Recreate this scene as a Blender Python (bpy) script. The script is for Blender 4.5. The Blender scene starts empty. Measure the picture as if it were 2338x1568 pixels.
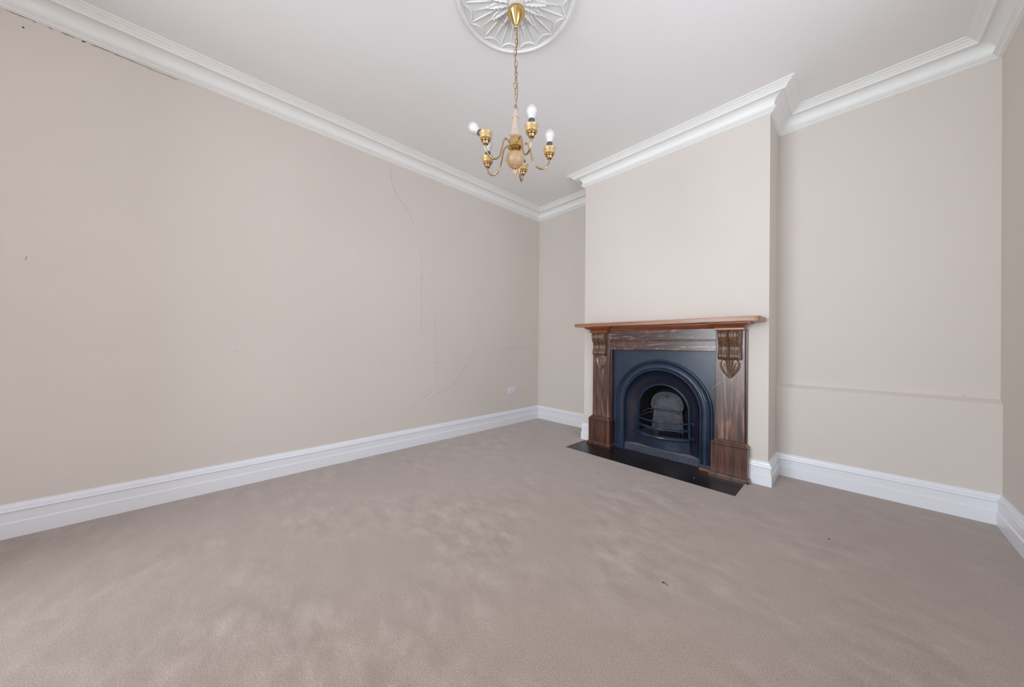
import bpy, bmesh, math, random
from math import sin, cos, pi, radians
from mathutils import Vector, Matrix

random.seed(7)
scene = bpy.context.scene
COL = scene.collection

# ------------------------------------------------------------------ camera
PXF, YAW, PITCH, ROLL, CAMH = 738.72, 0.8096029, 0.00172283, 0.0077741, 1.05
F = Vector((-sin(YAW)*cos(PITCH), cos(YAW)*cos(PITCH), sin(PITCH)))
R = Vector((cos(YAW), sin(YAW), 0)); U = R.cross(F)
R2 = R*cos(ROLL)+U*sin(ROLL); U2 = -R*sin(ROLL)+U*cos(ROLL)
cam_data = bpy.data.cameras.new('camera')
cam_data.sensor_fit = 'HORIZONTAL'; cam_data.sensor_width = 36.0
cam_data.lens = PXF*36.0/2338.0
cam_data.clip_start = 0.02
cam = bpy.data.objects.new('camera', cam_data); COL.objects.link(cam)
cam.matrix_world = Matrix(((R2.x, U2.x, -F.x, 0), (R2.y, U2.y, -F.y, 0), (R2.z, U2.z, -F.z, CAMH), (0, 0, 0, 1)))
scene.camera = cam

def pix(px, py, x=None, y=None, z=None):
    """photo pixel -> point on the wall / floor plane it lies on"""
    r = F+R2*((px-1169)/PXF)-U2*((py-784)/PXF)
    t = x/r.x if x is not None else y/r.y if y is not None else (z-CAMH)/r.z
    return Vector((0, 0, CAMH))+r*t

# ------------------------------------------------------------------ world, daylight, exposure
XL, XR, YB, YBL, YF = -3.097, 0.620, 3.475, 3.430, 3.078
BX1, BX2 = -2.056, -0.429
YN = -1.45                      # face of the unseen pier added to shade the left wall
ZC = 2.932                      # ceiling
SHADEX = -2.28
WX1, WX2, WZ1, WZ2, YW = -2.70, -0.60, 0.20, 2.80, -3.80    # window at the far end of the room behind

world = bpy.data.worlds.new('sky'); scene.world = world; world.use_nodes = True
bg = world.node_tree.nodes['Background']
bg.inputs['Color'].default_value = (0.75, 0.87, 1.0, 1); bg.inputs['Strength'].default_value = 1.0

day = bpy.data.lights.new('window_daylight', 'AREA')
day.shape = 'RECTANGLE'; day.size = WX2-WX1; day.size_y = WZ2-WZ1
day.energy = 210; day.color = (0.85, 0.935, 1.0)
day_o = bpy.data.objects.new('window_daylight', day); COL.objects.link(day_o)
day_o.location = ((WX1+WX2)/2, YW-0.13, (WZ1+WZ2)/2)
day_o.rotation_euler = (radians(90), 0, 0)   # -Z of the lamp -> +Y

SY1, SY2, SZ1, SZ2 = 0.5, 2.0, 0.70, 2.45                  # opening added in the right wall, out of view, for fill light
side = bpy.data.lights.new('side_fill_light', 'AREA')  # added fill lamp, lifts the left wall and ceiling
side.shape = 'RECTANGLE'; side.size = SY2-SY1; side.size_y = (SZ2-SZ1)*0.92
side.energy = 32; side.color = (0.88, 0.95, 1.0)
side_o = bpy.data.objects.new('side_fill_light', side); COL.objects.link(side_o)
side_o.location = (XR+0.30, (SY1+SY2)/2, (SZ1+SZ2)/2)
side_o.rotation_euler = (radians(118), 0, radians(90))    # -Z of the lamp -> -X

vs = scene.view_settings
vs.view_transform = 'Standard'; vs.look = 'None'; vs.gamma = 1.0; vs.use_curve_mapping = False
vs.exposure = -0.09

# ------------------------------------------------------------------ materials
def srgb(r, g, b):
    def c(v):
        v /= 255.0
        return v/12.92 if v <= 0.04045 else ((v+0.055)/1.055)**2.4
    return (c(r), c(g), c(b), 1.0)

def base_mat(name):
    m = bpy.data.materials.new(name); m.use_nodes = True
    nt = m.node_tree; b = nt.nodes['Principled BSDF']
    return m, nt, b

def nodes_noise(nt, scale, detail=3, rough=0.55, vec=None):
    n = nt.nodes.new('ShaderNodeTexNoise'); n.inputs['Scale'].default_value = scale
    n.inputs['Detail'].default_value = detail; n.inputs['Roughness'].default_value = rough
    if vec is not None: nt.links.new(vec, n.inputs['Vector'])
    return n

def ramp(nt, fac, stops):
    r = nt.nodes.new('ShaderNodeValToRGB')
    el = r.color_ramp.elements
    el[0].position, el[0].color = stops[0]; el[1].position, el[1].color = stops[-1]
    for p, c in stops[1:-1]:
        e = el.new(p); e.color = c
    nt.links.new(fac, r.inputs['Fac']); return r

def coords(nt, scale=(1, 1, 1), rot=(0, 0, 0)):
    tc = nt.nodes.new('ShaderNodeTexCoord'); mp = nt.nodes.new('ShaderNodeMapping')
    mp.inputs['Scale'].default_value = scale; mp.inputs['Rotation'].default_value = rot
    nt.links.new(tc.outputs['Object'], mp.inputs['Vector']); return mp.outputs['Vector']

def add_bump(nt, b, height, strength, dist):
    bp = nt.nodes.new('ShaderNodeBump'); bp.inputs['Strength'].default_value = strength
    bp.inputs['Distance'].default_value = dist
    nt.links.new(height, bp.inputs['Height']); nt.links.new(bp.outputs['Normal'], b.inputs['Normal'])

def paint(name, col, rough=0.6, var=0.02, bump=0.04, spec=0.35):
    m, nt, b = base_mat(name)
    v = coords(nt)
    n = nodes_noise(nt, 1.3, 4, 0.5, v)
    lo = tuple(c*(1-var) for c in col[:3])+(1,); hi = tuple(min(1, c*(1+var)) for c in col[:3])+(1,)
    r = ramp(nt, n.outputs['Fac'], [(0.3, lo), (0.7, hi)])
    nt.links.new(r.outputs['Color'], b.inputs['Base Color'])
    b.inputs['Roughness'].default_value = rough; b.inputs['Specular IOR Level'].default_value = spec
    if bump:
        n2 = nodes_noise(nt, 55, 4, 0.6, v); add_bump(nt, b, n2.outputs['Fac'], bump, 0.01)
    return m

def plain(name, col, rough=0.5, metal=0.0, spec=0.5, coat=0.0):
    m, nt, b = base_mat(name)
    v = coords(nt); n = nodes_noise(nt, 30, 3, 0.5, v)
    r = ramp(nt, n.outputs['Fac'], [(0.3, tuple(c*0.94 for c in col[:3])+(1,)), (0.7, tuple(min(1, c*1.05) for c in col[:3])+(1,))])
    nt.links.new(r.outputs['Color'], b.inputs['Base Color'])
    b.inputs['Roughness'].default_value = rough; b.inputs['Metallic'].default_value = metal
    b.inputs['Specular IOR Level'].default_value = spec; b.inputs['Coat Weight'].default_value = coat
    return m

def wood(name, stops, axis='z', scale=1.0, rough=0.3, coat=0.3, distort=2.5, flame=0.0):
    m, nt, b = base_mat(name)
    sc = {'z': (26, 26, 1.6), 'x': (1.6, 26, 26), 'y': (26, 1.6, 26)}[axis]
    v = coords(nt, tuple(s*scale for s in sc))
    n = nodes_noise(nt, 1.0, 5, 0.6, v); n.inputs['Distortion'].default_value = distort
    v2 = coords(nt, tuple(s*scale*5 for s in sc)); n2 = nodes_noise(nt, 1.0, 3, 0.6, v2)
    mx = nt.nodes.new('ShaderNodeMath'); mx.operation = 'MULTIPLY_ADD'
    nt.links.new(n2.outputs['Fac'], mx.inputs[0]); mx.inputs[1].default_value = 0.25
    nt.links.new(n.outputs['Fac'], mx.inputs[2])
    fac = mx.outputs[0]
    if flame:
        v3 = coords(nt, (7, 7, 3) if axis == 'z' else (5, 9, 9), (0.25, 0.35, 0.2)); n3 = nodes_noise(nt, 1.0, 6, 0.7, v3); n3.inputs['Distortion'].default_value = 3
        m2 = nt.nodes.new('ShaderNodeMath'); m2.operation = 'MULTIPLY_ADD'
        nt.links.new(n3.outputs['Fac'], m2.inputs[0]); m2.inputs[1].default_value = flame
        m3 = nt.nodes.new('ShaderNodeMath'); m3.operation = 'SUBTRACT'; m3.inputs[1].default_value = flame*0.5
        nt.links.new(fac, m2.inputs[2]); nt.links.new(m2.outputs[0], m3.inputs[0]); fac = m3.outputs[0]
    r = ramp(nt, fac, stops)
    nt.links.new(r.outputs['Color'], b.inputs['Base Color'])
    b.inputs['Roughness'].default_value = rough; b.inputs['Coat Weight'].default_value = coat
    b.inputs['Coat Roughness'].default_value = 0.26
    add_bump(nt, b, n2.outputs['Fac'], 0.06, 0.004)
    return m

def carpet_mat():
    m, nt, b = base_mat('carpet')
    v = coords(nt)
    big = nodes_noise(nt, 0.8, 2, 0.5, v)
    v2 = coords(nt, (1.0, 1.8, 1), (0, 0, 0.65))
    nap = nodes_noise(nt, 6.5, 5, 0.6, v2); nap.inputs['Distortion'].default_value = 0.25
    patch = nodes_noise(nt, 1.6, 3, 0.5, v)
    fine = nodes_noise(nt, 230, 3, 0.75, v)
    pr = ramp(nt, patch.outputs['Fac'], [(0.40, (0.12, 0.12, 0.12, 1)), (0.62, (1, 1, 1, 1))])
    r1a = ramp(nt, nap.outputs['Fac'], [(0.38, srgb(162, 143, 133)), (0.52, srgb(173, 154, 144)), (0.60, srgb(180, 162, 152)), (0.70, srgb(190, 174, 164))])
    r1 = nt.nodes.new('ShaderNodeMix'); r1.data_type = 'RGBA'; r1.inputs['A'].default_value = srgb(173, 154, 144)
    nt.links.new(pr.outputs['Color'], r1.inputs['Factor']); nt.links.new(r1a.outputs['Color'], r1.inputs['B'])
    r2 = ramp(nt, big.outputs['Fac'], [(0.35, (0.95, 0.935, 0.92, 1)), (0.65, (1.04, 1.04, 1.045, 1))])
    r3 = ramp(nt, fine.outputs['Fac'], [(0.30, (0.56, 0.54, 0.525, 1)), (0.70, (1.25, 1.25, 1.25, 1))])
    def mul(a, c):
        x = nt.nodes.new('ShaderNodeMix'); x.data_type = 'RGBA'; x.blend_type = 'MULTIPLY'; x.inputs['Factor'].default_value = 1
        nt.links.new(a, x.inputs['A']); nt.links.new(c, x.inputs['B']); return x.outputs['Result']
    nt.links.new(mul(mul(r1.outputs['Result'], r2.outputs['Color']), r3.outputs['Color']), b.inputs['Base Color'])
    b.inputs['Roughness'].default_value = 0.95; b.inputs['Specular IOR Level'].default_value = 0.1
    b.inputs['Sheen Weight'].default_value = 0.6; b.inputs['Sheen Roughness'].default_value = 0.5
    pile = nodes_noise(nt, 330, 2, 0.8, v)
    add_bump(nt, b, pile.outputs['Fac'], 0.35, 0.005)
    return m

def iron_mat(name, col, rough=0.38, specks=0.0, bump=0.1, scale=60):
    m, nt, b = base_mat(name)
    v = coords(nt)
    n = nodes_noise(nt, 7, 5, 0.6, v)
    r = ramp(nt, n.outputs['Fac'], [(0.3, tuple(c*0.75 for c in col[:3])+(1,)), (0.75, tuple(c*1.35 for c in col[:3])+(1,))])
    out = r.outputs['Color']
    if specks:
        n2 = nodes_noise(nt, 170, 4, 0.8, v)
        r2 = ramp(nt, n2.outputs['Fac'], [(0.56, (0, 0, 0, 1)), (0.66, (specks, specks, specks, 1))])
        x = nt.nodes.new('ShaderNodeMix'); x.data_type = 'RGBA'; nt.links.new(r2.outputs['Color'], x.inputs['Factor'])
        nt.links.new(out, x.inputs['A']); x.inputs['B'].default_value = (0.42, 0.42, 0.5, 1); out = x.outputs['Result']
    nt.links.new(out, b.inputs['Base Color'])
    b.inputs['Roughness'].default_value = rough; b.inputs['Specular IOR Level'].default_value = 0.6
    n3 = nodes_noise(nt, scale, 4, 0.65, v); add_bump(nt, b, n3.outputs['Fac'], bump, 0.006)
    return m

M = dict(
    wall=paint('wall_paint', srgb(225, 216, 209), 0.75, 0.015, 0.05),
    ceil=paint('ceiling_paint', srgb(250, 248, 249), 0.8, 0.008, 0.02),
    cornice=paint('cornice_paint', srgb(249, 248, 246), 0.55, 0.01, 0.0),
    skirting=paint('skirting_gloss', srgb(244, 245, 251), 0.3, 0.01, 0.0, 0.5),
    plaster=paint('plaster_white', srgb(238, 238, 237), 0.6, 0.01, 0.0),
    crack=plain('plaster_crack', srgb(142, 132, 124), 0.9),
    dark=plain('dark_gap', srgb(70, 58, 50), 0.9),
    carpet=carpet_mat(),
    pil=wood('mahogany_pilaster', [(0.40, srgb(44, 26, 25)), (0.56, srgb(72, 46, 42)), (0.68, srgb(102, 69, 59)), (0.84, srgb(156, 116, 96))], 'z', 0.55, 0.32, 0.6, 3.2, 0.35),
    plinth=wood('mahogany_plinth', [(0.38, srgb(42, 24, 20)), (0.6, srgb(74, 43, 31)), (0.85, srgb(122, 76, 54))], 'z', 0.9, 0.3, 0.5, 1.2),
    frieze=wood('mahogany_frieze', [(0.42, srgb(54, 36, 36)), (0.60, srgb(76, 52, 50)), (0.70, srgb(104, 74, 68)), (0.80, srgb(172, 136, 120))], 'x', 0.8, 0.26, 0.8, 3.0, 0.6),
    shelf=wood('mantel_shelf_wood', [(0.35, srgb(132, 84, 58)), (0.6, srgb(160, 108, 80)), (0.85, srgb(184, 136, 108))], 'x', 0.9, 0.34, 0.3, 1.0),
    bed=wood('bed_mould_wood', [(0.35, srgb(112, 58, 34)), (0.6, srgb(146, 82, 50)), (0.85, srgb(172, 106, 70))], 'x', 1.0, 0.3, 0.35, 1.0),
    corbel=wood('carved_corbel_wood', [(0.35, srgb(60, 38, 26)), (0.6, srgb(96, 66, 48)), (0.85, srgb(140, 106, 84))], 'z', 1.2, 0.22, 0.6, 1.5),
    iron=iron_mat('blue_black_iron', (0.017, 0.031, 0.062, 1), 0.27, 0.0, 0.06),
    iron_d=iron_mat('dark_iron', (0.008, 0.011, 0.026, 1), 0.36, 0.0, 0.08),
    iron_s=iron_mat('speckled_iron', (0.026, 0.033, 0.062, 1), 0.5, 0.55, 0.3, 90),
    iron_g=iron_mat('grey_burnt_iron', (0.050, 0.050, 0.068, 1), 0.42, 0.45, 1.0, 75),
    soot=plain('soot_black', (0.006, 0.006, 0.008, 1), 0.8, 0, 0.2),
    ash=plain('ash_dust', srgb(152, 138, 134), 0.95),
    hearth=wood('black_hearth', [(0.3, srgb(20, 16, 18)), (0.6, srgb(29, 24, 26)), (0.9, srgb(46, 40, 42))], 'x', 0.5, 0.38, 0.1, 0.8),
    brass=plain('polished_brass', (0.64, 0.44, 0.18, 1), 0.11, 1.0),
    brass_a=plain('antique_brass', (0.56, 0.38, 0.20, 1), 0.17, 1.0),
    cup=plain('satin_brass_cup', (0.60, 0.43, 0.20, 1), 0.40, 0.35),
    peach=None,
    cord=plain('brown_cord', srgb(150, 112, 84), 0.7),
    bulbw=plain('white_bulb', srgb(222, 222, 222), 0.35),
    bulbd=plain('frosted_bulb_dome', srgb(203, 201, 198), 0.5),
    black=plain('black_lampholder', srgb(84, 80, 80), 0.5),
    socket=plain('socket_white', srgb(232, 230, 240), 0.35),
    slot=plain('socket_slot', srgb(150, 144, 152), 0.6),
    twig=plain('dark_twig', srgb(62, 50, 46), 0.9),
    crumb=plain('pale_crumb', srgb(214, 208, 200), 0.9),
    scratch=plain('pale_scratch', srgb(220, 200, 176), 0.7),
)
def frosted(name, lo, hi):
    m, nt, b = base_mat(name)
    v = coords(nt); n = nodes_noise(nt, 14, 3, 0.5, v)
    r = ramp(nt, n.outputs['Fac'], [(0.3, lo), (0.7, hi)])
    nt.links.new(r.outputs['Color'], b.inputs['Base Color'])
    b.inputs['Roughness'].default_value = 0.34; b.inputs['Subsurface Weight'].default_value = 0.2
    b.inputs['Subsurface Radius'].default_value = (0.03, 0.02, 0.012)
    return m
M['peach'] = frosted('frosted_peach_glass', srgb(200, 178, 162), srgb(214, 194, 180))
M['amber'] = frosted('frosted_amber_glass', srgb(186, 154, 116), srgb(200, 172, 138))

# ------------------------------------------------------------------ mesh helpers
WORG = {}
def link(name, bm, mat, parent=None, org=None, smooth=False, kind=None, label=None, cat=None, group=None):
    """one mesh object; bm is in world coordinates; its origin goes to org (default: the parent's)"""
    if org is None: org = WORG[parent.name] if parent is not None else Vector((0, 0, 0))
    org = Vector(org)
    bmesh.ops.recalc_face_normals(bm, faces=bm.faces[:])
    for v in bm.verts: v.co -= org
    me = bpy.data.meshes.new(name); bm.to_mesh(me); bm.free()
    mats = mat if isinstance(mat, (list, tuple)) else [mat]
    for k in mats: me.materials.append(M[k] if isinstance(k, str) else k)
    if smooth:
        for p in me.polygons: p.use_smooth = True
        try: me.set_sharp_from_angle(angle=radians(38 if smooth is True else smooth))
        except Exception: pass
    o = bpy.data.objects.new(name, me); COL.objects.link(o)
    if parent is not None:
        o.parent = parent; o.location = org-WORG[parent.name]
    else: o.location = org
    WORG[o.name] = org
    if kind: o['kind'] = kind
    if label: o['label'] = label
    if cat: o['category'] = cat
    if group: o['group'] = group
    return o

def thing(name, label, cat, loc, group=None):
    o = bpy.data.objects.new(name, None); COL.objects.link(o); o.location = loc; o.empty_display_size = 0.05
    o['label'] = label; o['category'] = cat
    if group: o['group'] = group
    WORG[o.name] = Vector(loc); return o

def box(bm, x0, x1, y0, y1, z0, z1, bev=0.0, seg=1, mi=0):
    vs_ = [bm.verts.new((x, y, z)) for x in (x0, x1) for y in (y0, y1) for z in (z0, z1)]
    q = [(0, 1, 3, 2), (4, 6, 7, 5), (0, 4, 5, 1), (2, 3, 7, 6), (0, 2, 6, 4), (1, 5, 7, 3)]
    fs = [bm.faces.new([vs_[i] for i in f]) for f in q]
    for f in fs: f.material_index = mi
    if bev:
        es = list({e for f in fs for e in f.edges})
        bmesh.ops.bevel(bm, geom=es, offset=bev, segments=seg, affect='EDGES', profile=0.5)
    return bm

def quad(bm, *pts):
    return bm.faces.new([bm.verts.new(p) for p in pts])

def grid(bm, rows, close_u=False, close_v=False, mi=0):
    V = [[bm.verts.new(p) for p in r] for r in rows]
    n, m = len(V), len(V[0])
    for i in range(n if close_u else n-1):
        for j in range(m if close_v else m-1):
            f = bm.faces.new((V[i][j], V[(i+1) % n][j], V[(i+1) % n][(j+1) % m], V[i][(j+1) % m])); f.material_index = mi
    return V

def lathe(bm, prof, c, seg=24, cap=True, mi=0, mat=None):
    rows = []
    for r, z in prof:
        rows.append([Vector((r*cos(2*pi*k/seg), r*sin(2*pi*k/seg), z)) for k in range(seg)])
    rows = [[(mat @ p if mat else p)+Vector(c) for p in row] for row in rows]
    V = grid(bm, rows, close_v=True, mi=mi)
    if cap:
        for row in (V[0], V[-1]):
            try: f = bm.faces.new(row); f.material_index = mi
            except Exception: pass
    return V

def smooth_path(pts, n=6, closed=False):
    P = [Vector(p) for p in pts]; out = []; N = len(P)
    for i in range(N if closed else N-1):
        if closed: p0, p1, p2, p3 = P[i-1], P[i], P[(i+1) % N], P[(i+2) % N]
        else: p0, p1, p2, p3 = P[max(i-1, 0)], P[i], P[i+1], P[min(i+2, N-1)]
        for k in range(n):
            t = k/n
            out.append(0.5*((2*p1)+(-p0+p2)*t+(2*p0-5*p1+4*p2-p3)*t*t+(-p0+3*p1-3*p2+p3)*t**3))
    if not closed: out.append(P[-1])
    return out

def tube(bm, pts, rad, seg=8, closed=False, mi=0, flat=None):
    P = [Vector(p) for p in pts]; N = len(P); rows = []
    up = Vector((0, 0, 1)); nrm = None
    for i in range(N):
        if closed: t = (P[(i+1) % N]-P[i-1])
        else: t = P[min(i+1, N-1)]-P[max(i-1, 0)]
        t.normalize()
        if nrm is None:
            nrm = t.cross(up)
            if nrm.length < 1e-3: nrm = t.cross(Vector((1, 0, 0)))
        nrm = (nrm-t*nrm.dot(t)).normalized(); bn = t.cross(nrm)
        rr = rad[i] if isinstance(rad, (list, tuple)) else rad
        rows.append([P[i]+nrm*rr*cos(2*pi*k/seg)+bn*rr*sin(2*pi*k/seg) for k in range(seg)])
    V = grid(bm, rows, close_u=closed, close_v=True, mi=mi)
    if not closed:
        bm.faces.new(V[0]); bm.faces.new(V[-1])

def ball(bm, c, sx, sy=None, sz=None, sub=2, rot=None):
    r = bmesh.ops.create_icosphere(bm, subdivisions=sub, radius=1.0)
    sy = sx if sy is None else sy; sz = sx if sz is None else sz
    m = Matrix.Diagonal((sx, sy, sz)).to_4x4()
    if rot is not None: m = rot.to_4x4() @ m
    bmesh.ops.transform(bm, matrix=Matrix.Translation(c) @ m, verts=r['verts'])

def run(bm, path, i0, i1, prof, closed=False):
    """sweep profile (u out from wall, z) along wall-path segment i0..i1 with mitres; room on the right of travel"""
    n = len(path); V = []
    for i in range(i0, i1+1):
        p = Vector(path[i]).to_2d() if len(path[i]) == 3 else Vector(path[i])
        def nr(a, b):
            d = (Vector(b)-Vector(a)).normalized(); return Vector((d.y, -d.x))
        n1 = nr(path[i-1], path[i]) if i > 0 else None
        n2 = nr(path[i], path[i+1]) if i < n-1 else None
        if n1 is None: n1 = n2
        if n2 is None: n2 = n1
        m = (n1+n2)/(1+n1.dot(n2))
        V.append([Vector((p.x+m.x*u, p.y+m.y*u, z)) for u, z in prof])
    G = grid(bm, V)
    bm.faces.new(G[0]); bm.faces.new(G[-1])

# ------------------------------------------------------------------ room shell
WT = 0.16
HX1, HX2, HY1, HY2 = -2.022, -0.556, 2.693, 3.10      # hearth recess in the carpet
# floor: carpet with its thickness showing round the hearth
bm = bmesh.new()
for x0, x1, y0, y1 in ((XL-0.02, XR+0.02, YW, HY1), (XL-0.02, HX1, HY1, YB+0.02), (HX2, XR+0.02, HY1, YB+0.02), (HX1, HX2, HY2, YB+0.02)):
    box(bm, x0, x1, y0, y1, -0.02, 0.0)
link('floor', bm, 'carpet', kind='structure')
bm = bmesh.new(); box(bm, XL-WT, XR+WT, YW-WT, YB+WT, -0.14, -0.02); link('floor_base', bm, 'dark', kind='structure')
bm = bmesh.new(); box(bm, XL-WT, XR+WT, YW-WT, YB+WT, ZC, ZC+0.12); link('ceiling', bm, 'ceil', kind='structure')

bm = bmesh.new(); box(bm, XL-WT, XL, YW-WT, YB+WT, -0.02, ZC); wall_left = link('wall_left', bm, 'wall', kind='structure')
bm = bmesh.new(); box(bm, XR, XR+WT, YW-WT, SY1, -0.02, ZC); box(bm, XR, XR+WT, SY2, YB+WT, -0.02, ZC)
box(bm, XR, XR+WT, SY1, SY2, -0.02, SZ1); box(bm, XR, XR+WT, SY1, SY2, SZ2, ZC); link('wall_right', bm, 'wall', kind='structure')
bm = bmesh.new(); box(bm, XL, XR, YB, YB+WT, -0.02, ZC)
wall_back = link('wall_back', bm, 'wall', kind='structure')
# thicker lower part of the wall in the right-hand alcove, with a sloping ledge
bm = bmesh.new()
prof = [(YB+0.01, -0.02), (YBL, -0.02), (YBL, 0.7115), (YBL+0.0035, 0.7155), (YB+0.01, 0.7445)]
A_ = [bm.verts.new((BX2-0.01, y, z)) for y, z in prof]; B_ = [bm.verts.new((XR+0.01, y, z)) for y, z in prof]
for i in range(5):
    j = (i+1) % 5; bm.faces.new((A_[i], A_[j], B_[j], B_[i]))
bm.faces.new(A_); bm.faces.new(B_)
link('wall_alcove', bm, 'wall', kind='structure')
# chimney breast with the fireplace opening
OPC, OPW, OPH = -1.2445, 0.4785, 1.002
bm = bmesh.new()
box(bm, BX1, OPC-OPW, YF, YB+0.01, -0.02, ZC); box(bm, OPC+OPW, BX2, YF, YB+0.01, -0.02, ZC)
box(bm, OPC-OPW, OPC+OPW, YF, YB+0.01, OPH, ZC)
link('wall_chimney', bm, 'wall', kind='structure')
# unseen pier added to shade the left wall; far wall with its window
bm = bmesh.new(); box(bm, XL-0.01, SHADEX, YN-0.22, YN, -0.02, ZC); link('shade_pier', bm, 'wall', kind='structure')
bm = bmesh.new()
box(bm, XL-WT, XR+WT, YW-WT, YW, -0.02, WZ1); box(bm, XL-WT, XR+WT, YW-WT, YW, WZ2, ZC)
box(bm, XL-WT, WX1, YW-WT, YW, WZ1, WZ2); box(bm, WX2, XR+WT, YW-WT, YW, WZ1, WZ2)
link('wall_near', bm, 'wall', kind='structure')
win = thing('window_1', 'x', 'x', ((WX1+WX2)/2, YW-0.08, WZ1)); del win['label']; del win['category']; win['kind'] = 'structure'
bm = bmesh.new()
for a, b_ in ((WX1, WX1+0.05), (WX2-0.05, WX2)): box(bm, a, b_, YW-0.10, YW-0.03, WZ1, WZ2)
for a, b_ in ((WZ1, WZ1+0.06), (WZ2-0.05, WZ2)): box(bm, WX1, WX2, YW-0.10, YW-0.03, a, b_)
link('window_frame', bm, 'skirting', win)
bm = bmesh.new(); box(bm, WX1, WX2, YW-0.09, YW-0.04, 1.43, 1.48); link('meeting_rail', bm, 'skirting', win)
bm = bmesh.new(); pass
for xg in (WX1+(WX2-WX1)/3, WX1+(WX2-WX1)*2/3):
    bm = bmesh.new(); box(bm, xg-.03, xg+.03, YW-0.09, YW-0.04, WZ1, WZ2); link('glazing_bar', bm, 'skirting', win)

fill_win = thing('fill_window', 'x', 'x', (XR+0.08, (SY1+SY2)/2, SZ1)); del fill_win['label']; del fill_win['category']; fill_win['kind'] = 'structure'  # added window, unseen, framing the fill lamp
bm = bmesh.new()
for a, b_ in ((SY1, SY1+0.05), (SY2-0.05, SY2)): box(bm, XR+0.03, XR+0.10, a, b_, SZ1, SZ2)
for a, b_ in ((SZ1, SZ1+0.06), (SZ2-0.05, SZ2)): box(bm, XR+0.03, XR+0.10, SY1, SY2, a, b_)
link('window_frame', bm, 'skirting', fill_win)
bm = bmesh.new(); box(bm, XR+0.04, XR+0.09, SY1, SY2, 1.58, 1.63); link('meeting_rail', bm, 'skirting', fill_win)

# wall path for mouldings (room on the right of travel)
PATH_C = [(XL, YN), (XL, YB), (BX1, YB), (BX1, YF), (BX2, YF), (BX2, YB), (XR, YB), (XR, YW)]
PATH_S = [(XL, YN), (XL, YB), (BX1, YB), (BX1, YF), (BX2, YF), (BX2, YBL), (XR, YBL), (XR, YW)]
CP = [(0, 0), (.150, 0), (.150, .007), (.143, .009), (.134, .012), (.133, .016), (.124, .018), (.123, .021), (.115, .023), (.114, .028), (.106, .031), (.105, .035),
      (.101, .038), (.099, .043), (.090, .043), (.086, .037), (.070, .038), (.053, .044), (.040, .053), (.031, .065), (.0265, .080), (.027, .094), (.033, .102), (.040, .106),
      (.0405, .111), (.034, .113), (.0335, .117), (.026, .120), (.018, .127), (.017, .130), (.009, .131), (.008, .134), (0, .135)]
CP = [(u-0.002 if u == 0 else u, ZC+0.001-v) for u, v in CP]
for k in range(7):
    bm = bmesh.new(); run(bm, PATH_C, k, k+1, CP)
    link('trim_%d' % (k+1), bm, 'cornice', kind='structure')
SP = [(-.002, -0.004), (.024, -0.004), (.024, .078), (.0185, .083), (.0185, .133), (.0230, .135), (.0250, .140), (.0222, .1495), (.0140, .151), (.0140, .1545), (.0158, .156), (.0132, .1660), (.0090, .1705), (.0050, .171), (.0050, .177), (-.002, .178)]
def cut(path, i, t0, t1):
    a, b_ = Vector(path[i]), Vector(path[i+1]); return [tuple(a.lerp(b_, t0)), tuple(a.lerp(b_, t1))]
names = ['left', 'back', 'chimney_return', None, 'chimney_side', 'alcove', 'right']
for k in range(7):
    if names[k] is None: continue
    bm = bmesh.new(); run(bm, PATH_S, k, k+1, SP)
    link('baseboard_'+names[k], bm, 'skirting', kind='structure')
# breast front: two short lengths, stopped against the mantelpiece
for nm, pth, i0 in (('chimney_left', [(BX1, YB), (BX1, YF), (OPC-0.685, YF)], 1), ('chimney_right', [(OPC+0.685, YF), (BX2, YF), (BX2, YBL)], 0)):
    bm = bmesh.new(); run(bm, pth, i0, i0+1, SP); link('baseboard_'+nm, bm, 'skirting', kind='structure')

# ------------------------------------------------------------------ hearth
bm = bmesh.new(); box(bm, HX1, HX2, HY1, HY2, -0.022, -0.005, 0.002)
link('hearth_slab', bm, 'hearth', org=((HX1+HX2)/2, (HY1+HY2)/2, -0.022), label='flat black hearth slab let into the carpet before the fireplace', cat='hearth')
HZ = -0.005

# ------------------------------------------------------------------ mantelpiece
CX = OPC
mp = thing('mantelpiece', 'dark mahogany mantelpiece with carved corbels around the iron fireplace', 'mantelpiece', (CX, YF-0.05, HZ))
YFw = YF+0.004
# shelf with bull-nosed right-hand end corners
bm = bmesh.new()
sx0, sx1, sy0, sz0, sz1 = CX-0.782, CX+0.797, YF-0.235, 1.231, 1.266
pts = [(sx0, YFw), (sx0, sy0+0.004), (sx0+0.004, sy0)]
pts += [(sx1-0.03+0.03*sin(a), sy0+0.03-0.03*cos(a)) for a in [pi/2*k/6 for k in range(7)]]
pts += [(sx1, YFw)]
T_ = [bm.verts.new((x, y, sz1)) for x, y in pts]; B_ = [bm.verts.new((x, y, sz0)) for x, y in pts]
bm.faces.new(T_); bm.faces.new(list(reversed(B_)))
for i in range(len(pts)):
    j = (i+1) % len(pts); bm.faces.new((T_[i], T_[j], B_[j], B_[i]))
es = [e for e in bm.edges if abs(e.verts[0].co.z-e.verts[1].co.z) < 1e-6 and min(e.verts[0].co.y, e.verts[1].co.y) < YFw-0.001]
bmesh.ops.bevel(bm, geom=es, offset=0.003, segments=2, affect='EDGES')
link('shelf', bm, 'shelf', mp, smooth=30)
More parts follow.
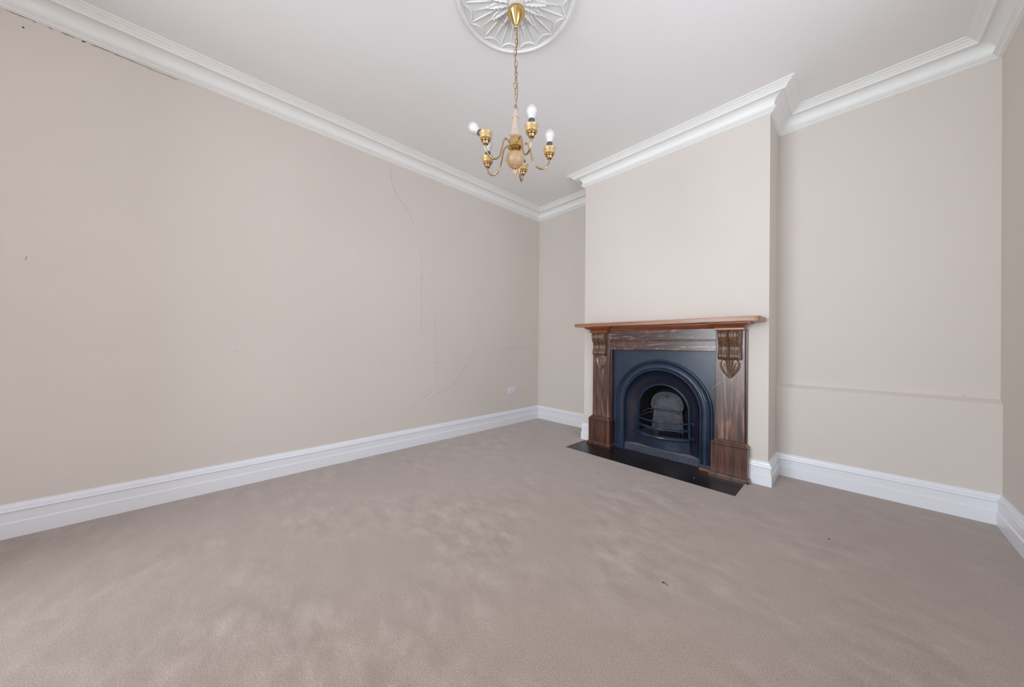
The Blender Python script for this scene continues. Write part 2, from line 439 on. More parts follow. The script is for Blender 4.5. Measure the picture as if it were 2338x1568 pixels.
# bed mould under the shelf: breaks forward over each pilaster
def around(bm, xa, xb, prof):
    """profile (proud, z) swept round front and both sides of x-range xa..xb standing on the breast"""
    pth = [(xa, YFw), (xa, YF), (xb, YF), (xb, YFw)]
    V = []
    for i, (x, y) in enumerate(pth):
        row = []
        for p, z in prof:
            xx = x-p if i < 2 else x+p
            yy = YFw if i in (0, 3) else YF-p
            row.append(Vector((xx, yy, z)))
        V.append(row)
    G = grid(bm, V)
    bm.faces.new([G[i][0] for i in range(4)]); bm.faces.new([G[i][-1] for i in range(4)]); bm.faces.new(G[0]); bm.faces.new(G[3])
BEDP = [(.092, 1.190), (.094, 1.197), (.100, 1.203), (.110, 1.208), (.122, 1.214), (.128, 1.219), (.137, 1.221), (.140, 1.224), (.140, 1.2315)]
PC = 0.578
for s in (-1, 1):
    c = CX+s*PC
    bm = bmesh.new(); around(bm, c-0.005, c+0.005, [(p, z) for p, z in BEDP]); cp_ = link('capital', bm, 'bed', mp)
    bm = bmesh.new(); box(bm, c-0.103, c+0.103, YF-0.106, YFw, 1.174, 1.1905, 0.0025); link('capital_fillet', bm, 'bed', cp_)
FB = [(.036, 1.186), (.040, 1.192), (.046, 1.196), (.058, 1.203), (.064, 1.212), (.075, 1.216), (.078, 1.222), (.078, 1.2315)]
bm = bmesh.new()
rows = [[Vector((x, YF-p, z)) for p, z in FB] for x in (CX-PC+0.09, CX+PC-0.09)]
G = grid(bm, rows)
link('bed_moulding', bm, 'bed', mp)
# frieze: backing and two boards
bm = bmesh.new(); box(bm, CX-PC+0.095, CX+PC-0.095, YF-0.030, YFw, 1.004, 1.232); link('frieze_backing', bm, 'plinth', mp)
for za, zb in ((1.002, 1.090), (1.098, 1.192)):
    bm = bmesh.new(); box(bm, CX-PC+0.097, CX+PC-0.097, YF-0.042, YF-0.028, za, zb, 0.003); link('frieze_board', bm, 'frieze', mp)
# pilasters, plinths, corbels and leaves
def scurve(t):
    """corbel front: proud of the pilaster against height, t 0 (top) .. 1 (bottom)"""
    K = [(0, .060), (.06, .067), (.15, .072), (.25, .070), (.36, .058), (.47, .042), (.56, .034), (.66, .034), (.76, .042), (.85, .050), (.92, .050), (.97, .042), (1.0, .028)]
    for (a, b_), (c, d) in zip(K, K[1:]):
        if a <= t <= c: return b_+(d-b_)*(t-a)/(c-a)
    return K[-1][1]
PF = YF-0.045
for s in (-1, 1):
    c = CX+s*PC
    bm = bmesh.new(); box(bm, c-0.0985, c+0.0985, PF, YFw, 0.285, 1.176, 0.003)
    pil = link('pilaster', bm, 'pil', mp)
    bm = bmesh.new(); box(bm, c-0.110, c+0.110, YF-0.020, YFw, 0.27, 1.176, 0.002); link('pilaster_backing', bm, 'plinth', pil)
    bm = bmesh.new(); around(bm, c-0.045, c+0.045, [(.078, 0.02), (.078, .252), (.075, .2535), (.075, .257), (.080, .259), (.081, .265), (.075, .274), (.066, .283), (.058, .292), (.056, .296), (.046, .299)])
    pl = link('plinth', bm, 'plinth', mp)
    bm = bmesh.new(); around(bm, c-0.045, c+0.045, [(.092, HZ), (.092, .018), (.088, .026), (.081, .032), (.078, .033)]); link('plinth_foot', bm, 'plinth', pl)
    # corbel: scrolled and fluted
    bm = bmesh.new(); z0, z1 = 1.1745, 0.939; NC, NR = 65, 44; rows = []
    hw0 = 0.0765
    for i in range(NR+1):
        t = i/NR; base = scurve(t); z = z0+(z1-z0)*t; row = []
        hw = hw0-0.004*sin(pi*min(1, t*1.6))
        for j in range(NC):
            w = -1+2*j/(NC-1)
            fl = 0.0
            a = abs(w)
            # rolls: outer bead, broad flute, inner bead, centre groove
            fl += 0.0075*math.exp(-((a-0.86)/0.085)**2)
            fl += 0.0060*math.exp(-((a-0.56)/0.10)**2)
            fl += 0.0045*math.exp(-((a-0.33)/0.06)**2)
            fl += 0.0060*math.exp(-((a-0.13)/0.065)**2)
            fl -= 0.0050*math.exp(-(a/0.03)**2)
            edge = -0.006*max(0, (a-0.94)/0.06)
            amp = 0.75+0.35*sin(pi*t)
            row.append(Vector((c+w*hw, PF-(base+fl*amp+edge), z)))
        rows.append(row)
    rows = [[Vector((p.x, PF+0.004, p.z)) for p in rows[0]]]+rows+[[Vector((p.x, PF+0.004, p.z)) for p in rows[-1]]]
    G = grid(bm, rows)
    bm.faces.new([r[0] for r in G]); bm.faces.new([r[-1] for r in G])
    corb = link('corbel', bm, 'corbel', pil, smooth=45)
    # acanthus leaf below the corbel
    bm = bmesh.new(); NW, NT = 57, 40; rows = []
    WK = [(0, .054), (.10, .065), (.24, .071), (.40, .070), (.56, .061), (.72, .045), (.86, .026), (.95, .012), (1.0, .003)]
    for i in range(NT+1):
        t = i/NT; row = []
        for (p0, w0), (p1, w1) in zip(WK, WK[1:]):
            if p0 <= t <= p1: hw = w0+(w1-w0)*(t-p0)/(p1-p0)
        hw *= 1+0.030*sin(t*40)
        z = 0.9385-0.150*t
        for j in range(NW):
            w = -1+2*j/(NW-1); x = w*hw
            an = math.atan2(x, 0.150*(1.12-t)+0.012)
            dome = (1-w*w)**0.55
            hgt = 0.019*dome*(1-0.35*t)+0.0050*cos(an*17)*dome-0.008*math.exp(-(w*hw/0.0035)**2)*dome
            row.append(Vector((c+x, PF-hgt+(0.003 if j in (0, NW-1) else 0), z)))
        rows.append(row)
    G = grid(bm, rows); bm.faces.new(G[0])
    link('carved_leaf', bm, 'corbel', pil, smooth=60)
bm = bmesh.new(); tube(bm, [pix(1627, 887, y=PF-0.004), pix(1638, 877, y=PF-0.006), pix(1650, 869, y=PF-0.002)], [0.0005, 0.0012, 0.0008], 5)  # white paint scratch, modelled as a thin sliver
link('paint_scratch', bm, 'scratch', mp, label='pale paint scratch on the pilaster edge')

# ------------------------------------------------------------------ cast-iron insert
YI = YF+0.020
ins = thing('fireplace_insert', 'blue-black cast iron arched fireplace insert with a bowed fire basket', 'fireplace', (CX, YI, 0))
ZS = 0.466
def arch_pts(r, zs, zb, n=40):
    P = [(-r, zb), (-r, zb+(zs-zb)*0.5), (-r, zs)]
    P += [(-r*cos(pi*k/n), zs+r*sin(pi*k/n)) for k in range(1, n)]
    P += [(r, zs), (r, zb+(zs-zb)*0.5), (r, zb)]
    return P
def arch_sweep(bm, prof, n=40):
    rows = []
    for q in prof:
        r, y = q[0], q[1]; zs = q[2] if len(q) > 2 else ZS; zb = q[3] if len(q) > 3 else 0.0
        rows.append([Vector((CX+x, y, z)) for x, z in arch_pts(r, zs, zb, n)])
    return grid(bm, rows)
# face plate with the arched cut-out
bm = bmesh.new()
outer, inner = [], []
for x, z in arch_pts(0.447, ZS, 0.0, 40):
    inner.append(Vector((CX+x, YI, z)))
    if z <= ZS: outer.append(Vector((CX+math.copysign(OPW, x), YI, z)))
    else:
        a = math.atan2(z-ZS, x); dx, dz = cos(a), sin(a); hh = OPH-ZS
        t = min(OPW/max(abs(dx), 1e-6), hh/max(dz, 1e-6)); outer.append(Vector((CX+dx*t, YI, ZS+dz*t)))
G = grid(bm, [outer, inner])
for cxn in (-1, 1):
    cv = Vector((CX+cxn*OPW, YI, OPH)); seq = sorted(G[0], key=lambda v: (v.co-cv).length)[:2]
    bm.faces.new((seq[0], seq[1], bm.verts.new(cv)))
back = [Vector((p.x, YI+0.012, p.z)) for p in outer]
link('face_plate', bm, 'iron', ins)
bm = bmesh.new()
arch_sweep(bm, [(.450, YI+.002), (.449, YI-.010), (.445, YI-.015), (.439, YI-.016), (.433, YI-.012), (.431, YI-.001), (.426, YI+.001), (.424, YI-.006), (.420, YI-.009), (.415, YI-.007), (.412, YI+.001), (.409, YI+.002)], 64)
link('arch_moulding', bm, 'iron', ins, smooth=50)
bm = bmesh.new()
arch_sweep(bm, [(.410, YI+.002), (.404, YI-.002), (.395, YI-.006), (.384, YI-.008), (.373, YI-.006), (.364, YI-.002), (.358, YI+.002)], 64)
band = link('ornament_band', bm, 'iron', ins, smooth=50)
bm = bmesh.new()
Lleg = ZS-0.05; Rm = 0.384; tot = 2*Lleg+pi*Rm; N = 210
for k in range(N):
    s_ = tot*(k+0.5)/N
    if s_ < Lleg: x, z, a = -Rm, 0.05+s_, pi/2
    elif s_ < Lleg+pi*Rm:
        th = (s_-Lleg)/Rm; x, z, a = -Rm*cos(th), ZS+Rm*sin(th), pi/2-th
    else: x, z, a = Rm, ZS-(s_-Lleg-pi*Rm), -pi/2
    side = 1 if k % 2 else -1
    nx, nz = -sin(a), cos(a)
    ball(bm, (CX+x+nx*0.009*side, YI-.0055, z+nz*0.009*side), 0.0085, 0.0056, 0.0036, 1, Matrix.Rotation(-(a+side*0.7), 3, 'Y'))
    ball(bm, (CX+x-nx*0.010*side, YI-.0055, z-nz*0.010*side), 0.0045, 0.0035, 0.0045, 1)
link('leaf_ornament', bm, 'iron', band, smooth=60, kind='stuff')
bm = bmesh.new()
arch_sweep(bm, [(.359, YI+.002), (.358, YI-.006), (.355, YI-.011), (.350, YI-.011), (.346, YI-.006), (.344, YI+.004), (.341, YI+.012)], 64)
link('inner_moulding', bm, 'iron', ins, smooth=50)
YR = YI+0.080
bm = bmesh.new()
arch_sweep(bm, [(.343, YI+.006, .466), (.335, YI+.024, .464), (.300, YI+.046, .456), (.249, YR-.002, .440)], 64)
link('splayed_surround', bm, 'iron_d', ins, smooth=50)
bm = bmesh.new()
arch_sweep(bm, [(.251, YR, .44), (.250, YR-.010, .44), (.246, YR-.013, .44), (.241, YR-.010, .44), (.239, YR-.004, .44), (.236, YR-.007, .44), (.231, YR-.007, .44), (.227, YR-.001, .44), (.225, YR+.012, .44)], 64)
link('fire_arch', bm, 'iron', ins, smooth=50)
# firebox: cheeks, crown and back
bm = bmesh.new()
YK = YI+0.232
Gs = arch_sweep(bm, [(.226, YR+.010, .44, .06), (.200, YR+.09, .445, .06), (.176, YK, .445, .06)], 40)
bm.faces.new(Gs[-1])
link('firebox', bm, 'soot', ins)
# fireback, leaning, with a rough cast face
bm = bmesh.new(); rows = []; random.seed(3)
NX, NZ = 36, 24
for i in range(NZ+1):
    t = i/NZ; z = .215+(.408-.215)*t; hw = .150-.016*t; row = []
    for j in range(NX+1):
        w = -1+2*j/NX
        e = 0 if (abs(w) > .93 or t > .92) else -0.005
        row.append(Vector((CX+.006+w*hw, YI+.196-0.012*(1-t)+e*-1+random.uniform(-.0035, .0025), z)))
    rows.append(row)
rows = [[Vector((p.x, YI+.225, p.z)) for p in rows[0]]]+rows+[[Vector((p.x, YI+.225, p.z)) for p in rows[-1]]]
G = grid(bm, rows); bm.faces.new([r[0] for r in G]); bm.faces.new([r[-1] for r in G])
link('fireback', bm, 'iron_g', ins, smooth=40)
# damper flap
bm = bmesh.new()
def dflap(k, off): # half-ellipse outline with rounded lower corners
    P = []
    for i in range(41):
        a = pi*i/40; ca, sa = cos(a), sin(a)
        x = -math.copysign(abs(ca)**0.85, ca)*.157*k; z = .452+sa**0.9*.142*k if True else 0
        P.append(Vector((CX+x, YI+off+(z-.42)*0.10, z)))
    zb = .452-.034*k
    P += [Vector((CX+.150*k, YI+off, .452-.020*k)), Vector((CX+.138*k, YI+off, zb)), Vector((CX-.138*k, YI+off, zb)), Vector((CX-.150*k, YI+off, .452-.020*k))]
    return P
rows = [dflap(1.0, .215), dflap(1.0, .182), dflap(.97, .176), dflap(.90, .176), dflap(.87, .184), dflap(.83, .184), dflap(.80, .179), dflap(.40, .176), dflap(.02, .175)]
grid(bm, rows, close_v=True)
dmp = link('damper', bm, 'iron_g', ins, smooth=45)
bm = bmesh.new(); ball(bm, (CX-.002, YI+.176, .553), .013, .012, .013, 3); link('knob', bm, 'iron_g', dmp, smooth=60)
bm = bmesh.new(); tube(bm, [(CX-.142, YI+.190, .416), (CX+.142, YI+.190, .416)], .005, 8); link('hinge_bar', bm, 'iron_g', dmp, smooth=60)
# curved ribs on the left cheek
for pts in ([(-.224, .100, .343), (-.205, .140, .352), (-.170, .200, .372), (-.140, .200, .372)], [(-.212, .125, .378), (-.190, .165, .398), (-.165, .195, .408), (-.135, .198, .402)]):
    bm = bmesh.new(); tube(bm, smooth_path([(CX+x, YI+y, z) for x, y, z in pts], 5), .0035, 6); link('cheek_rib', bm, 'iron_g', ins, smooth=60)
# front ledge and foot blocks
bm = bmesh.new()
pl_ = [(-.343, YI+.002), (.343, YI+.002), (.330, YI+.03), (.249, YR), (-.249, YR), (-.330, YI+.03)]
top = [bm.verts.new((CX+x, y, .066)) for x, y in pl_]; bot = [bm.verts.new((CX+x, y, HZ)) for x, y in pl_]
ft = bm.faces.new(top); ft.material_index = 1; bm.faces.new(list(reversed(bot)))
for i in range(6):
    j = (i+1) % 6; bm.faces.new((top[i], top[j], bot[j], bot[i]))
link('ash_ledge', bm, ['iron_s', 'ash'], ins)
for s in (-1, 1):
    bm = bmesh.new(); x0, x1 = sorted((CX+s*.343, CX+s*.452)); box(bm, x0, x1, YI-.018, YI+.01, HZ, .040, .003); link('foot_block', bm, 'iron', ins)
# apron under the basket
def bow(x, w, ye, b_): return ye-b_*(1-(x/w)**2)
bm = bmesh.new()
rows = [[Vector((CX+x, bow(x, .245, YR-.004, .042), z)) for z in (.060, .12, .195)] for x in [-.245+.49*k/24 for k in range(25)]]
grid(bm, rows); link('ash_apron', bm, 'iron', ins, smooth=60)
# basket
bk = ins
def bar(z, w, ye, b_, rr, name, seg=8):
    bm = bmesh.new(); tube(bm, [(CX+x, bow(x, w, ye, b_), z) for x in [-w+2*w*k/28 for k in range(29)]], rr, seg); return link(name, bm, 'iron', ins, smooth=60)
YE = YR-.020
bm = bmesh.new()
sec = [(-.012, -.022), (-.019, -.016), (-.022, -.006), (-.019, .003), (-.012, .005), (-.012, .011), (-.006, .014), (.010, .014), (.012, -.022)]
rows = [[Vector((CX+x, bow(x, .256, YE, .118)+a, .203+b_)) for a, b_ in sec] for x in [-.256+.512*k/32 for k in range(33)]]
G = grid(bm, rows, close_v=True); bm.faces.new(G[0]); bm.faces.new(G[-1])
link('basket_rim', bm, 'iron', ins, smooth=40)
bar(.276, .246, YE, .130, .0075, 'basket_rail'); bar(.288, .246, YE, .128, .0045, 'basket_rail')
bar(.343, .250, YE, .132, .0075, 'basket_rail')
for x in (-.248, .248):
    bm = bmesh.new(); tube(bm, [(CX+x, YE, .20), (CX+x, YE, .345)], .006, 8); link('basket_post', bm, 'iron', ins, smooth=60)
for x in (-.012, .004, .018):
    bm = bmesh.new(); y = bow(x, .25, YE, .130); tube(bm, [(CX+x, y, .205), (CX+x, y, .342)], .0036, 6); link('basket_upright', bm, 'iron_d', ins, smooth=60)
for s in (-1, 1):
    for z in (.345, .212):
        P = [(0, 0, 0), (.012, -.004, .006), (.026, -.008, .012), (.036, -.008, .004), (.030, -.007, -.008), (.022, -.006, -.006)]
        bm = bmesh.new(); tube(bm, smooth_path([(CX+s*(.246+x), YE+y, z+q) for x, y, q in P], 4), .0042, 6); ball(bm, (CX+s*.268, YE-.006, z-.003), .006, sub=1); link('rail_scroll', bm, 'iron_s', ins, smooth=60)
gr_bm = None
for k in range(17):
    x = -.224+.448*k/16
    y0 = bow(x, .256, YE, .118)+.008
    bm = bmesh.new(); tube(bm, [(CX+x, y0, .207), (CX+x*.72, YI+.20, .207)], .0055, 6); link('grate_bar', bm, 'iron_g', ins, smooth=60)

bm = bmesh.new(); box(bm, CX+.352, CX+.462, YI-.045, YI-.019, HZ, .010, .002); link('timber_packer', bm, 'bed', mp, label='small red-brown timber packer')

# ------------------------------------------------------------------ ceiling rose
RC = Vector((-1.265, 1.216, ZC)); RZ = ZC
rose = thing('ceiling_rose', 'round white plaster ceiling rose with scalloped web and leaf ornament', 'ceiling rose', tuple(RC))
def pol(r, a, dz=0.0): return Vector((RC.x+r*cos(a), RC.y+r*sin(a), RZ-dz))
bm = bmesh.new()
rows = [[pol(r, 2*pi*k/96, d_) for k in range(96)] for r, d_ in ((.323, -.002), (.324, .010), (.320, .018), (.314, .021), (.308, .019), (.305, .012), (.300, .010), (.297, .012), (.294, .010))]
grid(bm, rows, close_v=True); link('rim', bm, 'plaster', rose, smooth=45)
bm = bmesh.new()
rows = [[pol(r, 2*pi*k/64, d_) for k in range(64)] for r, d_ in ((.300, .008), (.2, .007), (.12, .007), (.05, .008), (.012, .012))]
G = grid(bm, rows, close_v=True); bm.faces.new(G[-1]); link('rose_disc', bm, 'plaster', rose)
A0 = radians(87.5)
for k in range(16):
    a = A0+k*pi/8
    bm = bmesh.new(); P = [pol(.10+.20*i/8, a, .009) for i in range(9)]
    tube(bm, P, [.0062-.0030*i/8 for i in range(9)], 6); link('web_rib', bm, 'plaster', rose, smooth=60)
    a2 = a+pi/8; am = a+pi/16; P = []
    for i in range(13):
        t = i/12; P.append(pol(.300-.037*(1-(2*t-1)**2), a+(a2-a)*t, .009))
    bm = bmesh.new(); tube(bm, P, .0050, 6); link('web_scallop', bm, 'plaster', rose, smooth=60)
    # bead spike
    bm = bmesh.new()
    for i in range(9):
        t = i/8; ball(bm, pol(.168+.080*t, am, .010), .0062*(1-.62*t)+.0006, sub=1)
    ball(bm, pol(.158, am, .012), .0105, .0105, .008, 2)
    link('bead_spike', bm, 'plaster', rose, smooth=60)
    # acanthus leaf: ridged blade from the centre
    bm = bmesh.new(); rows = []
    long_ = 1.0 if k % 2 == 0 else .88
    for i in range(15):
        t = i/14; rr = .030+(.165-.030)*t*long_
        hw = (.012+.030*max(0, sin(pi*min(1, t*1.0)))**.8)*(1-.20*t); row = []
        for j in range(15):
            w = -1+2*j/14
            hgt = .008+(.020+.010*sin(pi*t))*(1-w*w)*(1-.45*t)+.0045*cos(w*3.6*pi)*(1-abs(w)*.4)+.003*sin(t*34+abs(w)*5)
            ang = am+(w*hw)/rr
            row.append(pol(rr-.018*abs(w)*sin(pi*t), ang, max(hgt, .006) if abs(w) < .99 else .004))
        rows.append(row)
    grid(bm, rows); link('acanthus_leaf', bm, 'plaster', rose, smooth=60)
bm = bmesh.new(); lathe(bm, [(.060, RZ-.006), (.058, RZ-.030), (.048, RZ-.036), (.040, RZ-.034), (.034, RZ-.040), (.004, RZ-.042)], (RC.x, RC.y, 0), 40); link('centre_boss', bm, 'plaster', rose, smooth=45)

# ------------------------------------------------------------------ chandelier
HC = Vector((-1.264, 1.217, 0))
ch = thing('chandelier', 'brass five-arm chandelier with frosted peach glass stem on a chain', 'chandelier', (HC.x, HC.y, 1.97))
def hp(x, y, z): return Vector((HC.x+x, HC.y+y, z))
bm = bmesh.new(); tube(bm, [hp(0, 0, 2.893), hp(0, 0, 2.845)], .0035, 8)
tube(bm, smooth_path([hp(0, 0, 2.872), hp(.008, -.004, 2.868), hp(.010, -.005, 2.858), hp(.003, 0, 2.850)], 5), .0025, 6)
link('ceiling_hook', bm, 'brass', ch, smooth=60)
bm = bmesh.new(); lathe(bm, [(.006, 2.860), (.032, 2.859), (.0445, 2.857), (.0480, 2.853), (.0487, 2.847), (.0470, 2.841), (.0425, 2.832), (.0335, 2.816), (.0240, 2.800), (.0160, 2.788), (.0110, 2.782), (.0088, 2.779), (.0098, 2.776), (.0098, 2.770), (.006, 2.766), (.003, 2.763)], (HC.x, HC.y, 0), 40)
link('canopy', bm, 'brass', ch, smooth=50)
# chain
def link_mesh():
    bm = bmesh.new(); P = []
    for k in range(20):
        a = 2*pi*k/20; P.append((0.0072*cos(a), 0, 0.0115*sin(a)+(0.0055 if sin(a) > 0.01 else -0.0055 if sin(a) < -0.01 else 0)))
    tube(bm, P, .0018, 6, closed=True)
    me = bpy.data.meshes.new('chain_link'); bm.to_mesh(me); bm.free(); me.materials.append(M['brass_a'])
    for p in me.polygons: p.use_smooth = True
    return me
lm = link_mesh(); NL = 15; zt, zb = 2.752, 2.333
for k in range(NL):
    o = bpy.data.objects.new('chain_link', lm); COL.objects.link(o); o.parent = ch
    sway = 0.004*sin(k*1.1)
    o.location = Vector((sway*R.x, sway*R.y, zt-(zt-zb)*k/(NL-1)-1.97)); o.rotation_euler = (0.06*sin(k*2.1), 0.08*sin(k*1.7), YAW+(0.25 if k % 2 == 0 else 1.75)+0.12*sin(k*3.1))
bm = bmesh.new(); P = []
for k in range(37):
    t = k/36; a = t*9; rr = .0045+.004*sin(t*pi)
    P.append(hp(rr*cos(a)+.006*t*R.x*(1-t)*4*.6, rr*sin(a)+.006*R.y*t*(1-t)*4*.6, 2.77+(2.318-2.77)*t))
tube(bm, P, .0024, 6); link('flex_cord', bm, 'cord', ch, smooth=60)
bm = bmesh.new(); lathe(bm, [(.004, 2.326), (.0085, 2.323), (.0100, 2.316), (.0125, 2.300), (.0165, 2.289), (.0192, 2.280), (.0190, 2.2765), (.0152, 2.2745), (.0158, 2.262), (.0185, 2.240), (.0208, 2.218), (.0225, 2.206), (.0285, 2.198), (.0325, 2.190), (.0318, 2.182), (.0270, 2.173), (.0200, 2.168)], (HC.x, HC.y, 0), 36)
link('glass_stem', bm, 'peach', ch, smooth=55)
bm = bmesh.new(); lathe(bm, [(.020, 2.182), (.0205, 2.172), (.0215, 2.162), (.0300, 2.159)], (HC.x, HC.y, 0), 36)
lathe(bm, [(.029, 2.160), (.0345, 2.158), (.0375, 2.152), (.0375, 2.128), (.0405, 2.125), (.0425, 2.121), (.0425, 2.114), (.0385, 2.109), (.028, 2.104), (.022, 2.099), (.006, 2.094)], (HC.x, HC.y, 0), 8)
link('brass_hub', bm, 'brass', ch, smooth=35)
bm = bmesh.new(); ball(bm, hp(0, 0, 2.051), .0490, .0490, .0455, 4); link('glass_ball', bm, 'amber', ch, smooth=80)
bm = bmesh.new(); lathe(bm, [(.010, 2.014), (.014, 2.008), (.013, 2.003), (.008, 2.000), (.009, 1.994), (.0085, 1.986), (.005, 1.977), (.001, 1.970)], (HC.x, HC.y, 0), 16)
for k in range(5):
    a = 2*pi*k/5; ball(bm, hp(.010*cos(a), .010*sin(a), 1.994), .005, .005, .012, 1)
link('finial', bm, 'brass_a', ch, smooth=50)
# arms: S-curved tubes with cup, holder and lamp
ARM = [(.030, 2.122), (.044, 2.137), (.059, 2.142), (.073, 2.132), (.082, 2.106), (.090, 2.070), (.101, 2.038), (.120, 2.015), (.145, 2.007), (.168, 2.015), (.182, 2.034), (.1875, 2.054), (.188, 2.068)]
BULB = [(.0115, .000), (.0135, .004), (.0170, .014), (.0218, .026), (.0252, .036), (.0264, .043)]
DOME = [(.0264, .043), (.0260, .049), (.0238, .057), (.0195, .064), (.0135, .069), (.0070, .0715), (.0005, .072)]
for ang, bulb in ((-19, 'up'), (50, 'up'), (122, None), (193, 'up'), (263, 'tilt')):
    a = radians(ang); dx, dy = cos(a), sin(a)
    bm = bmesh.new(); tube(bm, smooth_path([hp(r*dx, r*dy, z) for r, z in ARM], 6), 0.0046, 10); arm = link('arm', bm, 'brass_a', ch, smooth=60)
    cc = hp(.188*dx, .188*dy, 0)
    bm = bmesh.new(); lathe(bm, [(.005, 2.060), (.009, 2.061), (.013, 2.064), (.0165, 2.069), (.0180, 2.073), (.0165, 2.0755), (.0165, 2.077), (.0215, 2.078), (.0232, 2.081), (.0222, 2.084), (.0205, 2.085), (.0205, 2.090)], (cc.x, cc.y, 0), 24)
    for k in range(8):
        b_ = 2*pi*k/8; ball(bm, (cc.x+0.0115*cos(b_), cc.y+.0115*sin(b_), 2.066), .0042, .0042, .0050, 1)
    link('cup_rosette', bm, 'brass_a', arm, smooth=50)
    bm = bmesh.new(); lathe(bm, [(.020, 2.0875), (.0262, 2.088), (.0292, 2.091), (.0302, 2.096), (.0310, 2.108), (.0328, 2.115), (.0340, 2.1165), (.0340, 2.1185), (.0322, 2.1190), (.0295, 2.113), (.0280, 2.100), (.004, 2.098)], (cc.x, cc.y, 0), 32)
    link('drip_cup', bm, 'cup', arm, smooth=50)
    tilt = Matrix.Identity(3); o_ = Vector((cc.x, cc.y, 2.100))
    if bulb == 'tilt':
        ax = -R*0.72+F*0.25; ax = Vector((ax.x, ax.y, 0.68)).normalized()
        tilt = Vector((0, 0, 1)).rotation_difference(ax).to_matrix()
    bm = bmesh.new(); lathe(bm, [(.0150, 0), (.0157, .034), (.0157, .049), (.0142, .051), (.004, .051)], o_, 24, mat=tilt); link('lampholder', bm, 'black', arm, smooth=45)
    if bulb:
        bm = bmesh.new(); ob = o_+tilt @ Vector((0, 0, .0495))
        lathe(bm, BULB, ob, 28, cap=False, mi=0, mat=tilt); lathe(bm, DOME, ob, 28, cap=False, mi=1, mat=tilt)
        bmesh.ops.remove_doubles(bm, verts=bm.verts[:], dist=1e-5)
        link('bulb', bm, ['bulbw', 'bulbd'], arm, smooth=70)

# ------------------------------------------------------------------ double power point on the left wall
so = thing('wall_socket', 'white double power socket low on the cracked wall near the corner', 'socket', (XL, 2.955, 0.394))
bm = bmesh.new(); box(bm, XL-.001, XL+.010, 2.886, 3.025, .394, .477, .003, 2); link('socket_plate', bm, 'socket', so, smooth=40)
for yc in (2.928, 2.990):
    bm = bmesh.new(); box(bm, XL+.009, XL+.0125, yc-.020, yc-.008, .438, .456, .001); link('rocker_switch', bm, 'socket', so)
    bm = bmesh.new()
    for dy, dz, w, h_ in ((0.006, .014, .003, .010), (-0.006, -.002, .007, .003), (0.014, -.002, .007, .003)): box(bm, XL+.0095, XL+.0105, yc+dy-w/2, yc+dy+w/2, .425+dz-h_/2, .425+dz+h_/2)
    link('pin_slots', bm, 'slot', so)

# ------------------------------------------------------------------ cracks and nail holes in the left wall
def crack(pts, w=0.0022, mat='crack', name='crack'):
    P = smooth_path([pix(px, py, x=XL) for px, py in pts], 4)
    bm = bmesh.new(); rows = []
    for i, p in enumerate(P):
        t = (P[min(i+1, len(P)-1)]-P[max(i-1, 0)]).normalized(); n = Vector((0, -t.z, t.y))
        ww = 0.8*w*(0.35+0.65*random.random())*(0.4 if i in (0, len(P)-1) else 1)*.5
        j = n*random.uniform(-.0012, .0012)
        rows.append([p+n*ww+j+Vector((-.002, 0, 0)), p+n*ww+j+Vector((.0006, 0, 0)), p-n*ww+j+Vector((.0006, 0, 0)), p-n*ww+j+Vector((-.002, 0, 0))])
    G = grid(bm, rows, close_v=True); bm.faces.new(G[0]); bm.faces.new(G[-1])
    link(name, bm, mat, wall_left)
c6 = lambda L: [(850+x/4.61, 360+y/4.61) for x, y in L]
c7 = lambda L: [(850+x/4.48, 700+y/4.48) for x, y in L]
crack(c6([(192, 75), (196, 190), (215, 290), (258, 400), (310, 470), (375, 560), (400, 625), (430, 688)]), .0030)
crack(c6([(500, 980), (515, 1060), (521, 1150), (522, 1260), (516, 1400), (518, 1560)]), .0020)
crack(c7([(504, 0), (502, 120), (503, 230), (518, 275)]), .0020)
crack(c7([(510, 932), (535, 922), (575, 893), (612, 865)]), .0032)
crack(c7([(660, 882), (715, 872), (745, 853), (790, 835), (822, 816), (850, 765), (895, 685)]), .0030)
crack(c7([(895, 690), (930, 640), (975, 580), (1005, 515), (1020, 485), (1048, 460), (1075, 428)]), .0024)
crack(c7([(1293, 446), (1335, 437), (1395, 430), (1430, 412), (1465, 416), (1500, 432), (1555, 429), (1595, 425)]), .0028)
crack(c7([(620, 573), (640, 575), (655, 568), (685, 571), (712, 568)]), .0030)
crack(c7([(641, 0), (642, 300), (652, 580), (655, 860)]), .0007)
crack(c6([(1650, 975), (1652, 1000), (1658, 1030), (1662, 990)]), .0022)
crack([(58, 594), (60, 588), (61, 584)], .0040)
crack([(533, 802), (540, 801), (546, 800)], .0026)
c4 = lambda L: [(x/4.676, y/4.676) for x, y in L]
crack(c4([(15, 82), (100, 120), (190, 158), (330, 212), (360, 225), (375, 240)]), .0060, 'dark')
crack(c4([(520, 292), (535, 303), (560, 315)]), .0050, 'dark')
crack(c4([(652, 343), (720, 372), (800, 406)]), .0045, 'dark')
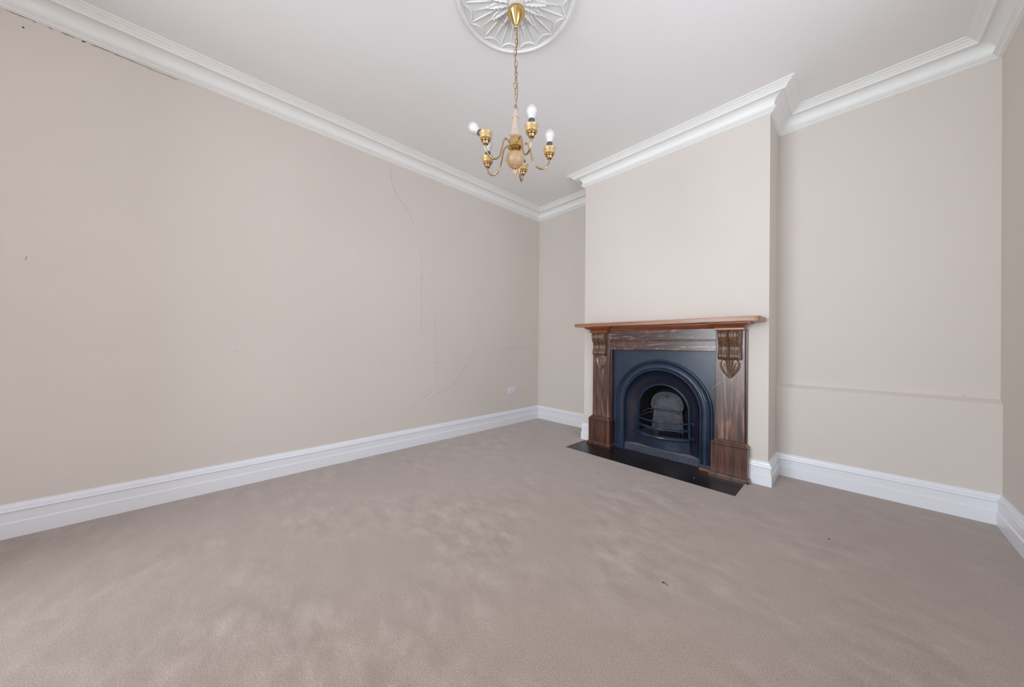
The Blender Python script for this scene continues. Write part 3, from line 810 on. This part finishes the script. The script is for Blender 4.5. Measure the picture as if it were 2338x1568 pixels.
crack(c4([(955, 472), (1090, 520), (1300, 608), (1500, 690), (1700, 775), (1900, 855)]), .0050, 'dark')
def hole(px, py, r=.0028):
    p = pix(px, py, x=XL); bm = bmesh.new()
    rot = Matrix.Rotation(pi/2, 3, 'Y'); lathe(bm, [(r*.2, .0012), (r, .0008), (r, -.002)], p, 10, mat=rot); link('nail_hole', bm, 'dark', wall_left)
for x, y in ((502, 449), (888, 945), (905, 962), (953, 931), (1067, 811), (596, 1000), (108, 583)): hole(850+x/4.48, 700+y/4.48)
for x, y in ((508, 1266), (523, 1264)): hole(850+x/4.61, 360+y/4.61)
for x, y in ((248, 293), (885, 443), (903, 446)): hole(x/4.676, y/4.676, .004)
p = pix(2199, 904, y=3.46); bm = bmesh.new(); tube(bm, [p+Vector((0, .02, .0)), p+Vector((0, -.004, .004))], .0025, 8)
link('wall_nail', bm, 'crumb', org=p, label='tiny nail stub at the wall ledge in the alcove beside the chimney breast', cat='nail')

# ------------------------------------------------------------------ bits on the floor
p = pix(1514, 1331, z=0)
tw = thing('twig', 'tiny dark bent twig lying on the open carpet', 'twig', tuple(p))
bm = bmesh.new(); tube(bm, smooth_path([p+Vector((0, 0, .003)), p+Vector((.008, .003, .004)), p+Vector((.015, .000, .003)), p+Vector((.021, -.004, .002))], 4), .0011, 6); link('stalk', bm, 'twig', tw, smooth=60)
bm = bmesh.new(); ball(bm, p+Vector((-.001, 0, .003)), .0038, .0032, .003, 2); link('bud', bm, 'twig', tw, smooth=60)
for (px, py, mt, lab, zz) in ((1893, 1231, 'twig', 'dark speck of dirt on the carpet in front of the alcove with the wall ledge', 0), (1366, 1081, 'twig', 'dark speck of dirt on the carpet by the hearth front', 0), (1585, 1091.5, 'crumb', 'white crumb lying on the black hearth', HZ)):
    p = pix(px, py, z=zz); bm = bmesh.new(); ball(bm, p+Vector((0, 0, .0022)), .0042, .0032, .0024, 2, Matrix.Rotation(px, 3, 'Z'))
    link('crumb', bm, mt, org=p, smooth=60, label=lab, cat='crumb')
